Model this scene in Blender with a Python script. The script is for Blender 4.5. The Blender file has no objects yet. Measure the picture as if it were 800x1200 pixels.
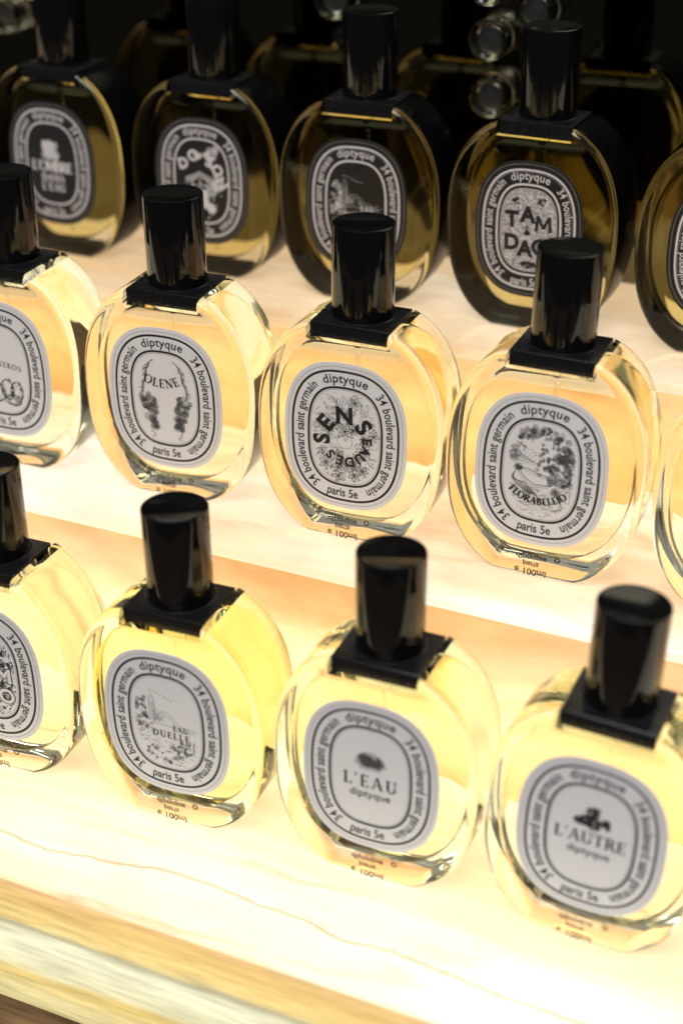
import bpy, bmesh, math, random
from mathutils import Matrix, Vector
S = 0.01                       # everything below is written in centimetres
PI = math.pi
rnd = random.Random(7)

# ------------------------------------------------------------------ camera, world, light, exposure
sc = bpy.context.scene
C = sc.collection
cam_d = bpy.data.cameras.new('camera')
cam = bpy.data.objects.new('camera', cam_d); C.objects.link(cam); sc.camera = cam
R = Matrix(((0.912287, -0.196425, 0.359373), (0.40955, 0.438584, -0.799946), (-0.000486, 0.876962, 0.48056)))
M4 = R.to_4x4(); M4.translation = Vector((25.559, -55.148, 30.221)) * S
cam.matrix_world = M4
cam_d.sensor_fit = 'VERTICAL'; cam_d.sensor_height = 36; cam_d.sensor_width = 24
cam_d.lens = 1809.3 / 1200 * 36
cam_d.clip_start = 0.02; cam_d.clip_end = 50
cam_d.dof.use_dof = True; cam_d.dof.focus_distance = 0.652; cam_d.dof.aperture_fstop = 4.8
cam_d.dof.aperture_blades = 0

w = bpy.data.worlds.new("World"); sc.world = w; w.use_nodes = True
bg = w.node_tree.nodes['Background']; bg.inputs[0].default_value = (0.9, 0.95, 1.0, 1); bg.inputs[1].default_value = 0.27
# the room: a pale ceiling above, a dark floor below
wn, wl = w.node_tree.nodes, w.node_tree.links
tc = wn.new('ShaderNodeTexCoord'); sx = wn.new('ShaderNodeSeparateXYZ'); rp = wn.new('ShaderNodeValToRGB')
wl.new(tc.outputs['Generated'], sx.inputs[0]); wl.new(sx.outputs['Z'], rp.inputs[0]); wl.new(rp.outputs[0], bg.inputs[0])
rp.color_ramp.elements[0].position = 0.02; rp.color_ramp.elements[0].color = (0.10, 0.09, 0.08, 1)
rp.color_ramp.elements[1].position = 0.35; rp.color_ramp.elements[1].color = (0.95, 0.97, 1.0, 1)

def area(name, loc, target, sx, sy, power, col):
    d = bpy.data.lights.new(name, 'AREA'); d.shape = 'RECTANGLE'; d.size = sx; d.size_y = sy
    d.energy = power; d.color = col
    o = bpy.data.objects.new(name, d); C.objects.link(o)
    o.location = loc
    o.rotation_euler = (Vector(target) - Vector(loc)).to_track_quat('-Z', 'Y').to_euler()
    return o
area('ceiling_lamp', (0.15, -1.1, 1.5), (0.05, 0, 0), 0.9, 0.7, 19, (0.95, 0.96, 1.0))

# lamp strips inside the light box, low behind the two translucent risers
for nm_, y_, z_, p_ in (('riser_lamp', -4.62 + 3.6, -11.295 + 2.6, 0.72), ('riser_lamp', 7.48 + 3.2, -3.05 + 2.0, 0.46)):
    area(nm_, (-0.075, y_ * S, z_ * S), (-0.075, (y_ - 2) * S, z_ * S), 1.25, 0.02, p_, (1.0, 0.93, 0.80))

sc.view_settings.view_transform = 'Standard'; sc.view_settings.look = 'None'
sc.view_settings.exposure = 0.0; sc.view_settings.gamma = 1.0
cy = sc.cycles
cy.max_bounces = 20; cy.transmission_bounces = 16; cy.glossy_bounces = 6; cy.diffuse_bounces = 3
cy.transparent_max_bounces = 12
cy.caustics_reflective = True; cy.caustics_refractive = True
cy.sample_clamp_indirect = 6; cy.blur_glossy = 0.3
cy.use_denoising = True

# ------------------------------------------------------------------ materials
def new_mat(name):
    m = bpy.data.materials.new(name); m.use_nodes = True
    nt = m.node_tree; nt.nodes.clear()
    out = nt.nodes.new('ShaderNodeOutputMaterial')
    return m, nt, out
def principled(name, col, rough=0.5, metal=0, ior=1.45, trans=0, spec=0.5, coat=0, noise=0, nscale=400, bump=0):
    m, nt, out = new_mat(name)
    p = nt.nodes.new('ShaderNodeBsdfPrincipled')
    p.inputs['Base Color'].default_value = (*col, 1); p.inputs['Roughness'].default_value = rough
    p.inputs['Metallic'].default_value = metal; p.inputs['IOR'].default_value = ior
    p.inputs['Transmission Weight'].default_value = trans; p.inputs['Specular IOR Level'].default_value = spec
    p.inputs['Coat Weight'].default_value = coat
    if noise or bump:
        g = nt.nodes.new('ShaderNodeNewGeometry'); n = nt.nodes.new('ShaderNodeTexNoise')
        n.inputs['Scale'].default_value = nscale; n.inputs['Detail'].default_value = 4
        nt.links.new(g.outputs['Position'], n.inputs['Vector'])
        if noise:
            r = nt.nodes.new('ShaderNodeMapRange'); r.inputs['To Min'].default_value = max(0, rough - noise)
            r.inputs['To Max'].default_value = rough + noise
            nt.links.new(n.outputs['Fac'], r.inputs['Value']); nt.links.new(r.outputs[0], p.inputs['Roughness'])
        if bump:
            b = nt.nodes.new('ShaderNodeBump'); b.inputs['Strength'].default_value = bump; b.inputs['Distance'].default_value = 0.0002
            nt.links.new(n.outputs['Fac'], b.inputs['Height']); nt.links.new(b.outputs[0], p.inputs['Normal'])
    nt.links.new(p.outputs[0], out.inputs[0])
    return m
def glassmat(name, col, ior, bump=0.0, bscale=60):
    m, nt, out = new_mat(name)
    g = nt.nodes.new('ShaderNodeBsdfGlass'); g.inputs['Color'].default_value = (*col, 1)
    g.inputs['IOR'].default_value = ior; g.inputs['Roughness'].default_value = 0.0
    if bump:
        n = nt.nodes.new('ShaderNodeTexNoise'); n.inputs['Scale'].default_value = bscale; n.inputs['Detail'].default_value = 1.5
        tc = nt.nodes.new('ShaderNodeTexCoord'); b = nt.nodes.new('ShaderNodeBump')
        b.inputs['Strength'].default_value = bump; b.inputs['Distance'].default_value = 0.001
        nt.links.new(tc.outputs['Object'], n.inputs['Vector']); nt.links.new(n.outputs['Fac'], b.inputs['Height'])
        nt.links.new(b.outputs[0], g.inputs['Normal'])
    nt.links.new(g.outputs[0], out.inputs[0])
    return m

M = {}
M['glass'] = glassmat('clear_glass', (0.985, 0.99, 0.955), 1.39, 0.05, 60)
M['cap'] = principled('black_lacquer', (0.005, 0.005, 0.005), 0.10, noise=0.03, nscale=900, coat=0.0)
M['plate'] = principled('black_satin', (0.011, 0.011, 0.012), 0.26, noise=0.06, nscale=500, bump=0.03)
M['lacquer'] = principled('black_side_lacquer', (0.004, 0.004, 0.004), 0.2, spec=0.04)
M['paper'] = principled('label_paper', (0.88, 0.865, 0.875), 0.55, noise=0.1, nscale=900, bump=0.1)
M['paper_dark'] = principled('black_label_paper', (0.013, 0.013, 0.013), 0.45, bump=0.1)
M['ink'] = principled('black_ink', (0.015, 0.014, 0.018), 0.5)
M['ink_white'] = principled('white_ink', (0.74, 0.71, 0.72), 0.5)
M['ink_grey'] = principled('grey_ink', (0.09, 0.088, 0.095), 0.5)
M['tube'] = glassmat('tube_plastic', (0.95, 0.96, 0.95), 1.12)
M['pump'] = principled('pump_plastic', (0.03, 0.03, 0.03), 0.4)
M['glass_dark'] = glassmat('grey_green_glass', (0.97, 0.97, 0.93), 1.47, 0.2, 120)

def liquid(name, col):
    return glassmat(name, col, 0.975, 0.04, 40)
M['liq_pale'] = liquid('pale_perfume', (1.0, 0.985, 0.90))
M['liq_peach'] = liquid('peach_perfume', (1.0, 0.982, 0.91))
M['liq_yellow'] = liquid('yellow_perfume', (1.0, 0.97, 0.77))
M['liq_amber'] = liquid('amber_perfume', (0.99, 0.945, 0.70))

def onyx(name, stops, strength, vein=(0.75, 0.32, 0.13), vein_amt=0.5, stretch=(0.35, 1, 1), scale=9, seed=0.0, bands=False, rough=0.18, long_vein=None):
    """polished backlit stone: cloudy colour with thin veins; the backlight is put in as emission"""
    m, nt, out = new_mat(name); N = nt.nodes; L = nt.links
    geo = N.new('ShaderNodeNewGeometry'); mp = N.new('ShaderNodeMapping')
    mp.inputs['Scale'].default_value = stretch; mp.inputs['Location'].default_value = (seed, seed * 0.7, seed * 0.3)
    L.new(geo.outputs['Position'], mp.inputs['Vector'])
    n1 = N.new('ShaderNodeTexNoise'); n1.inputs['Scale'].default_value = scale; n1.inputs['Detail'].default_value = 7
    n1.inputs['Roughness'].default_value = 0.6; n1.inputs['Distortion'].default_value = 0.6
    L.new(mp.outputs[0], n1.inputs['Vector'])
    ramp = N.new('ShaderNodeValToRGB'); e = ramp.color_ramp.elements
    e[0].position, e[0].color = stops[0][0], (*stops[0][1], 1)
    e[1].position, e[1].color = stops[-1][0], (*stops[-1][1], 1)
    for p_, c_ in stops[1:-1]:
        k = e.new(p_); k.color = (*c_, 1)
    if bands:   # layered stone seen on the sawn front edge: strata along x
        sep = N.new('ShaderNodeSeparateXYZ'); L.new(geo.outputs['Position'], sep.inputs[0])
        mr = N.new('ShaderNodeMapRange'); mr.inputs['From Min'].default_value = bands[0]; mr.inputs['From Max'].default_value = bands[1]
        L.new(sep.outputs['Z'], mr.inputs['Value'])
        mul = N.new('ShaderNodeMath'); mul.operation = 'MULTIPLY_ADD'; mul.inputs[1].default_value = 0.30
        L.new(n1.outputs['Fac'], mul.inputs[0]); 
        sub = N.new('ShaderNodeMath'); sub.operation = 'SUBTRACT'; sub.inputs[1].default_value = 0.15
        L.new(mr.outputs[0], sub.inputs[0]); L.new(sub.outputs[0], mul.inputs[2])
        L.new(mul.outputs[0], ramp.inputs['Fac'])
    else:
        L.new(n1.outputs['Fac'], ramp.inputs['Fac'])
    # fine cloud
    n2 = N.new('ShaderNodeTexNoise'); n2.inputs['Scale'].default_value = scale * 9; n2.inputs['Detail'].default_value = 6
    L.new(mp.outputs[0], n2.inputs['Vector'])
    m2 = N.new('ShaderNodeMapRange'); m2.inputs['From Min'].default_value = 0.3; m2.inputs['From Max'].default_value = 0.7
    m2.inputs['To Min'].default_value = 0.72 if bands else 0.86; m2.inputs['To Max'].default_value = 1.18 if bands else 1.08
    L.new(n2.outputs['Fac'], m2.inputs['Value'])
    # veins: thin zero-crossings of a distorted noise
    n3 = N.new('ShaderNodeTexNoise'); n3.inputs['Scale'].default_value = scale * 0.8; n3.inputs['Detail'].default_value = 5
    n3.inputs['Roughness'].default_value = 0.55
    mp2 = N.new('ShaderNodeMapping'); mp2.inputs['Scale'].default_value = (stretch[0] * 0.6, stretch[1], stretch[2]); mp2.inputs['Location'].default_value = (seed + 3, 1.3, seed)
    L.new(geo.outputs['Position'], mp2.inputs['Vector']); L.new(mp2.outputs[0], n3.inputs['Vector'])
    s = N.new('ShaderNodeMath'); s.operation = 'SUBTRACT'; s.inputs[1].default_value = 0.5; L.new(n3.outputs['Fac'], s.inputs[0])
    a = N.new('ShaderNodeMath'); a.operation = 'ABSOLUTE'; L.new(s.outputs[0], a.inputs[0])
    v = N.new('ShaderNodeMapRange'); v.inputs['From Min'].default_value = 0.0; v.inputs['From Max'].default_value = 0.014
    v.inputs['To Min'].default_value = vein_amt; v.inputs['To Max'].default_value = 0.0; L.new(a.outputs[0], v.inputs['Value'])
    n4 = N.new('ShaderNodeTexNoise'); n4.inputs['Scale'].default_value = scale * 2.0; L.new(geo.outputs['Position'], n4.inputs['Vector'])
    v4 = N.new('ShaderNodeMapRange'); v4.inputs['From Min'].default_value = 0.42; v4.inputs['From Max'].default_value = 0.6; L.new(n4.outputs['Fac'], v4.inputs['Value'])
    vm = N.new('ShaderNodeMath'); vm.operation = 'MULTIPLY'; L.new(v.outputs[0], vm.inputs[0]); L.new(v4.outputs[0], vm.inputs[1])
    if long_vein:      # one long vein wandering parallel to the front edge
        sp = N.new('ShaderNodeSeparateXYZ'); L.new(geo.outputs['Position'], sp.inputs[0])
        nv = N.new('ShaderNodeTexNoise'); nv.inputs['Scale'].default_value = 14; nv.inputs['Detail'].default_value = 6; L.new(geo.outputs['Position'], nv.inputs['Vector'])
        wv = N.new('ShaderNodeMath'); wv.operation = 'MULTIPLY_ADD'; wv.inputs[1].default_value = 0.03; wv.inputs[2].default_value = -0.015 + long_vein[0]
        L.new(nv.outputs['Fac'], wv.inputs[0])
        dv = N.new('ShaderNodeMath'); dv.operation = 'SUBTRACT'; L.new(sp.outputs['Y'], dv.inputs[0]); L.new(wv.outputs[0], dv.inputs[1])
        av = N.new('ShaderNodeMath'); av.operation = 'ABSOLUTE'; L.new(dv.outputs[0], av.inputs[0])
        lv = N.new('ShaderNodeMapRange'); lv.inputs['From Max'].default_value = 0.0012; lv.inputs['To Min'].default_value = 0.75; lv.inputs['To Max'].default_value = 0.0
        L.new(av.outputs[0], lv.inputs['Value'])
        mx = N.new('ShaderNodeMath'); mx.operation = 'MAXIMUM'; L.new(vm.outputs[0], mx.inputs[0]); L.new(lv.outputs[0], mx.inputs[1]); vm = mx
    mix = N.new('ShaderNodeMixRGB'); mix.inputs[2].default_value = (*vein, 1)
    L.new(vm.outputs[0], mix.inputs[0]); L.new(ramp.outputs[0], mix.inputs[1])
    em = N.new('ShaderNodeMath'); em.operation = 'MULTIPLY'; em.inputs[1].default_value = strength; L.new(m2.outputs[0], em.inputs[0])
    p = N.new('ShaderNodeBsdfPrincipled'); p.inputs['Roughness'].default_value = rough
    dk = N.new('ShaderNodeMixRGB'); dk.blend_type = 'MULTIPLY'; dk.inputs[0].default_value = 1; dk.inputs[2].default_value = (0.62, 0.62, 0.62, 1)
    L.new(mix.outputs[0], dk.inputs[1]); L.new(dk.outputs[0], p.inputs['Base Color'])
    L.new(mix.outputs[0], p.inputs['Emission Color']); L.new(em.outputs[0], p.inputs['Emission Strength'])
    L.new(p.outputs[0], out.inputs[0])
    return m
CREAM = ((0.34, (1.0, 0.68, 0.40)), (0.45, (1.0, 0.81, 0.56)), (0.54, (1.0, 0.90, 0.73)), (0.64, (1.0, 0.97, 0.90)))
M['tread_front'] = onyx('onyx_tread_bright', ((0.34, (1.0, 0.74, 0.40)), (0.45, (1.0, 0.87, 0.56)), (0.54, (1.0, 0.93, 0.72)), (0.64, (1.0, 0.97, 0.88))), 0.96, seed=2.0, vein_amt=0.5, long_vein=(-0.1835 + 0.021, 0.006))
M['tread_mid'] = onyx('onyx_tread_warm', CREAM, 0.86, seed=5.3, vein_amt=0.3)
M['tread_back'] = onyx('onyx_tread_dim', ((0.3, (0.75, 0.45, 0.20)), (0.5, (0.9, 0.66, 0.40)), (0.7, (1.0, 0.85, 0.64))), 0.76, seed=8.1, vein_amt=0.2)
PEACH = ((0.34, (0.88, 0.48, 0.20)), (0.5, (0.97, 0.68, 0.38)), (0.64, (1.0, 0.82, 0.58)))
M['riser_front'] = onyx('onyx_riser_peach', PEACH, 1.0, seed=1.2, vein_amt=0.15, scale=12)
M['riser_back'] = onyx('onyx_riser_peach_deep', PEACH, 1.0, seed=4.4, vein_amt=0.15, scale=12)
M['nose'] = onyx('onyx_edge_pale', ((0.3, (1.0, 0.80, 0.62)), (0.7, (1.0, 0.93, 0.86))), 0.95, seed=3.3, vein_amt=0.4)
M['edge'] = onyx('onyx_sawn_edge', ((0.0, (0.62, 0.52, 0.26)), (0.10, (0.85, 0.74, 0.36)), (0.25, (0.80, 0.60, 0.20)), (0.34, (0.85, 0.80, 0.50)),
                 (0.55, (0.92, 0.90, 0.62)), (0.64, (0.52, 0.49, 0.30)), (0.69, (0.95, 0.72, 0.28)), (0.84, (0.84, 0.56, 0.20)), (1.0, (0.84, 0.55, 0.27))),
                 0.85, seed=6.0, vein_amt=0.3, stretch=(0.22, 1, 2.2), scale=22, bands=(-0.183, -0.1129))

def translucent(m, amt=0.95):
    """turn the stone into a sheet that passes the light of the lamps behind it"""
    nt = m.node_tree; N = nt.nodes; L = nt.links
    p = next(n for n in N if n.type == 'BSDF_PRINCIPLED'); col = p.inputs['Emission Color'].links[0].from_socket
    es = p.inputs['Emission Strength'].links[0].from_node
    L.remove(p.inputs['Emission Strength'].links[0]); p.inputs['Emission Strength'].default_value = 0
    cloud = N.new('ShaderNodeMixRGB'); cloud.blend_type = 'MULTIPLY'; cloud.inputs[0].default_value = 1
    L.new(col, cloud.inputs[1]); L.new(es.outputs[0], cloud.inputs[2])
    t = N.new('ShaderNodeBsdfTranslucent'); L.new(cloud.outputs[0], t.inputs['Color'])
    mx = N.new('ShaderNodeMixShader'); mx.inputs[0].default_value = 0.5
    out = next(n for n in N if n.type == 'OUTPUT_MATERIAL')
    L.new(p.outputs[0], mx.inputs[1]); L.new(t.outputs[0], mx.inputs[2]); L.new(mx.outputs[0], out.inputs[0])
def wood():
    m, nt, out = new_mat('dark_oiled_wood'); N = nt.nodes; L = nt.links
    geo = N.new('ShaderNodeNewGeometry'); mp = N.new('ShaderNodeMapping'); mp.inputs['Scale'].default_value = (1.2, 14, 14)
    mp.inputs['Rotation'].default_value = (0, 0, 0.0)
    L.new(geo.outputs['Position'], mp.inputs[0]); n = N.new('ShaderNodeTexNoise'); n.inputs['Scale'].default_value = 14; n.inputs['Detail'].default_value = 8
    L.new(mp.outputs[0], n.inputs[0]); r = N.new('ShaderNodeValToRGB'); e = r.color_ramp.elements
    e[0].position = 0.35; e[0].color = (0.05, 0.022, 0.010, 1); e[1].position = 0.68; e[1].color = (0.30, 0.17, 0.085, 1)
    L.new(n.outputs['Fac'], r.inputs[0]); p = N.new('ShaderNodeBsdfPrincipled'); p.inputs['Roughness'].default_value = 0.45
    L.new(r.outputs[0], p.inputs['Base Color']); L.new(p.outputs[0], out.inputs[0]); return m
translucent(M['riser_front']); translucent(M['riser_back'])
M['wood'] = wood()
M['mirror'] = principled('smoked_black_mirror', (0.16, 0.15, 0.105), 0.05, metal=1.0, noise=0.03, nscale=30)

# ------------------------------------------------------------------ helpers
def link_mesh(name, verts, faces, mats, parent=None, mi=None, smooth=False, sharp=None):
    me = bpy.data.meshes.new(name)
    me.from_pydata([(x * S, y * S, z * S) for x, y, z in verts], [], faces)
    for m in (mats if isinstance(mats, (list, tuple)) else [mats]): me.materials.append(m)
    if mi: me.polygons.foreach_set('material_index', mi)
    me.update()
    if smooth:
        bm = bmesh.new(); bm.from_mesh(me)
        bmesh.ops.recalc_face_normals(bm, faces=bm.faces[:])
        for f in bm.faces: f.smooth = True
        for e in bm.edges:
            if len(e.link_faces) == 2 and e.calc_face_angle(0) > (sharp or math.radians(32)): e.smooth = False
        bm.to_mesh(me); bm.free()
    o = bpy.data.objects.new(name, me); C.objects.link(o)
    if parent: o.parent = parent
    return o
def bm_obj(name, bm, mats, parent=None, sharp=math.radians(32)):
    bmesh.ops.recalc_face_normals(bm, faces=bm.faces[:])
    for f in bm.faces: f.smooth = True
    for e in bm.edges:
        if len(e.link_faces) == 2 and e.calc_face_angle(0) > sharp: e.smooth = False
    bmesh.ops.scale(bm, vec=(S, S, S), verts=bm.verts[:])
    me = bpy.data.meshes.new(name); bm.to_mesh(me); bm.free()
    for m in (mats if isinstance(mats, (list, tuple)) else [mats]): me.materials.append(m)
    o = bpy.data.objects.new(name, me); C.objects.link(o)
    if parent: o.parent = parent
    return o
def box_obj(name, lo, hi, mat, parent=None, bevel=0.0, seg=3):
    bm = bmesh.new(); bmesh.ops.create_cube(bm, size=1)
    for v in bm.verts:
        v.co = Vector([lo[i] + (v.co[i] + 0.5) * (hi[i] - lo[i]) for i in range(3)])
    if bevel: bmesh.ops.bevel(bm, geom=bm.edges[:], offset=bevel, segments=seg, profile=0.6, affect='EDGES')
    return bm_obj(name, bm, mat, parent)
def lathe_bm(prof, n=64, bm=None, axis='Z', at=(0, 0, 0)):
    bm = bm or bmesh.new(); rings = []
    for r, h in prof:
        if r < 1e-6:
            p = (0, 0, h) if axis == 'Z' else (0, h, 0)
            rings.append([bm.verts.new(Vector(p) + Vector(at))])
        else:
            ring = []
            for k in range(n):
                t = 2 * PI * k / n
                p = (r * math.cos(t), r * math.sin(t), h) if axis == 'Z' else (r * math.cos(t), h, r * math.sin(t))
                ring.append(bm.verts.new(Vector(p) + Vector(at)))
            rings.append(ring)
    for a, b in zip(rings, rings[1:]):
        for k in range(n):
            k2 = (k + 1) % n
            if len(a) == 1 and len(b) == 1: continue
            if len(a) == 1: bm.faces.new((a[0], b[k], b[k2]))
            elif len(b) == 1: bm.faces.new((a[k], a[k2], b[0]))
            else: bm.faces.new((a[k], a[k2], b[k2], b[k]))
    return bm
def tag(o, label=None, cat=None, group=None, kind=None):
    if label: o['label'] = label
    if cat: o['category'] = cat
    if group: o['group'] = group
    if kind: o['kind'] = kind
    return o
def empty(name, loc=(0, 0, 0), rot=(0, 0, 0)):
    o = bpy.data.objects.new(name, None); C.objects.link(o); o.empty_display_size = 0.02
    o.location = Vector(loc) * S; o.rotation_euler = rot
    return o

# ------------------------------------------------------------------ levels
Z2 = -3.05; Z1 = Z2 - 8.245; Z3 = Z2 + 5.693       # tops of the three treads
Y1 = -11.0125; Y3 = 12.531                          # bottle rows (middle row at y = 0)
XA, XB = -70, 55
F1, F2, F3, WALL = -18.35, -4.75, 7.35, 18.9

# ------------------------------------------------------------------ the stepped onyx display
shelf = empty('stepped_display', (0, 0, Z1 - 7.0))
tag(shelf, 'three-stepped display of glowing backlit cream and amber onyx under all the bottles', 'display stand')
def shelf_part(name, lo, hi, mat, bevel=0.0, lab=None):
    oz = Z1 - 7.0
    o = box_obj(name, (lo[0], lo[1], lo[2] - oz), (hi[0], hi[1], hi[2] - oz), mat, shelf, bevel)
    if lab: o['label'] = lab
    return o
shelf_part('tread', (XA, F1, Z1 - 0.35), (XB, F2 + 8, Z1), M['tread_front'], 0.1, 'brightest lowest onyx tread with thin orange veins')
shelf_part('tread', (XA, F2, Z2 - 0.55), (XB, F3 + 8, Z2), M['tread_mid'], 0.16, 'middle warm white onyx tread')
shelf_part('tread', (XA, F3, Z3 - 0.55), (XB, WALL, Z3), M['tread_back'], 0.16, 'dim peach onyx tread at the back')
for y_, za, zb, mt in ((F2 + .13, Z1 - .3, Z2 - .5, 'riser_front'), (F3 + .13, Z2 - .3, Z3 - .5, 'riser_back')):
    za -= Z1 - 7.0; zb -= Z1 - 7.0       # a stone sheet lit from the box behind it
    link_mesh('riser', [(XA, y_, za), (XB, y_, za), (XB, y_, zb), (XA, y_, zb)], [(0, 1, 2, 3)], M[mt], shelf)
shelf_part('sawn_edge', (XA, F1 + 0.03, Z1 - 6.98), (XB, F1 + 1.2, Z1 - 0.352), M['edge'], 0.03, 'layered amber and pale green sawn stone edge')

counter = box_obj('counter', (XA, -60, Z1 - 10.0), (XB, WALL, Z1 - 7.12), M['wood'], None, 0.1)
tag(counter, 'brown oiled wood counter under the onyx display', 'counter', kind='structure')
wall = empty('back_panel', (0, WALL, Z3))
tag(wall, 'black smoked mirror panel behind the back row of bottles', 'panel')
box_obj('mirror_sheet', (XA, 0.0, -10), (XB, 0.6, 45), M['mirror'], wall)

# ------------------------------------------------------------------ ink drawing on label planes (x, z in cm about the label centre)
def sup_pts(a, b, n=2.6, k=96):
    out = []
    for i in range(k):
        t = 2 * PI * i / k; c, s = math.cos(t), math.sin(t)
        out.append((a * math.copysign(abs(c) ** (2 / n), c), b * math.copysign(abs(s) ** (2 / n), s)))
    return out
class Ink:
    def __init__(s): s.v = []; s.f = []; s.m = []; s.k = 0
    def _y(s): s.k += 1; return -0.0006 * (s.k % 12) - 0.001
    def stroke(s, pts, w, mi=0, closed=False, y=None):
        n = len(pts); y = s._y() if y is None else y; b = len(s.v)
        for i, (x, z) in enumerate(pts):
            if closed: p, q = pts[i - 1], pts[(i + 1) % n]
            else: p, q = pts[max(i - 1, 0)], pts[min(i + 1, n - 1)]
            dx, dz = q[0] - p[0], q[1] - p[1]; l = math.hypot(dx, dz) or 1
            ww = (w[i] if isinstance(w, (list, tuple)) else w) / 2
            nx, nz = -dz / l * ww, dx / l * ww
            s.v += [(x + nx, y, z + nz), (x - nx, y, z - nz)]
        for i in range(n if closed else n - 1):
            j = (i + 1) % n
            s.f.append((b + 2 * i, b + 2 * i + 1, b + 2 * j + 1, b + 2 * j)); s.m.append(mi)
    def fill(s, pts, mi=0, y=None):
        y = s._y() if y is None else y; b = len(s.v)
        s.v += [(x, y, z) for x, z in pts]; s.f.append(tuple(range(b, b + len(pts)))[::-1]); s.m.append(mi)
    def ring(s, a, b, w, n=2.6, mi=0): s.stroke(sup_pts(a, b, n), w, mi, True)
    def mesh2d(s, V, F, mi, T):
        y = s._y() * .25 - .0095; b = len(s.v)       # lettering is printed over the drawing
        for x, z in V:
            X, Z = T(x, z); s.v.append((X, y, Z))
        for f in F: s.f.append(tuple(b + i for i in f)); s.m.append(mi)
    def build(s, name, mats, parent):
        if not s.v: return None
        return link_mesh(name, s.v, s.f, mats, parent, s.m)

_gl = {}
def bglyph(ch, off=0.0):
    """outline of one letter of the built-in face, as a flat mesh with its advance"""
    if (ch, off) in _gl: return _gl[(ch, off)]
    cu = bpy.data.curves.new('t', 'FONT'); cu.size = 1; cu.offset = off; cu.resolution_u = 3
    def width(t):
        cu.body = t; o = bpy.data.objects.new('t', cu); C.objects.link(o)
        dg = bpy.context.evaluated_depsgraph_get(); me = o.evaluated_get(dg).to_mesh()
        V = [(v.co.x, v.co.y) for v in me.vertices]; F = [tuple(p.vertices) for p in me.polygons]
        o.evaluated_get(dg).to_mesh_clear(); bpy.data.objects.remove(o)
        return V, F
    V, F = width(ch); V2, _ = width(ch + 'l'); V1, _ = width('l')
    adv = max(x for x, _ in V2) - max(x for x, _ in V1)
    bpy.data.curves.remove(cu)
    _gl[(ch, off)] = (V, F, adv); return _gl[(ch, off)]
T_, t_ = 0.17, 0.065
def arc(cx, cz, rx, rz, a0, a1, k=14, thick=True):
    pts, w_ = [], []
    for i in range(k + 1):
        a = math.radians(a0 + (a1 - a0) * i / k)
        pts.append((cx + rx * math.cos(a), cz + rz * math.sin(a)))
        w_.append(t_ + (T_ - t_) * abs(math.cos(a)) ** 1.3)
    return pts, w_
def V_(x, z0=0, z1=1, w=T_): return ([(x, z0), (x, z1)], w)
def H_(z, x0, x1, w=t_): return ([(x0, z), (x1, z)], w)
def D_(x0, z0, x1, z1, w=T_): return ([(x0, z0), (x1, z1)], w)
def sf(x, z, h=0.16): return H_(z + (t_ / 2 if z < .5 else -t_ / 2), x - h, x + h, t_)
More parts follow.
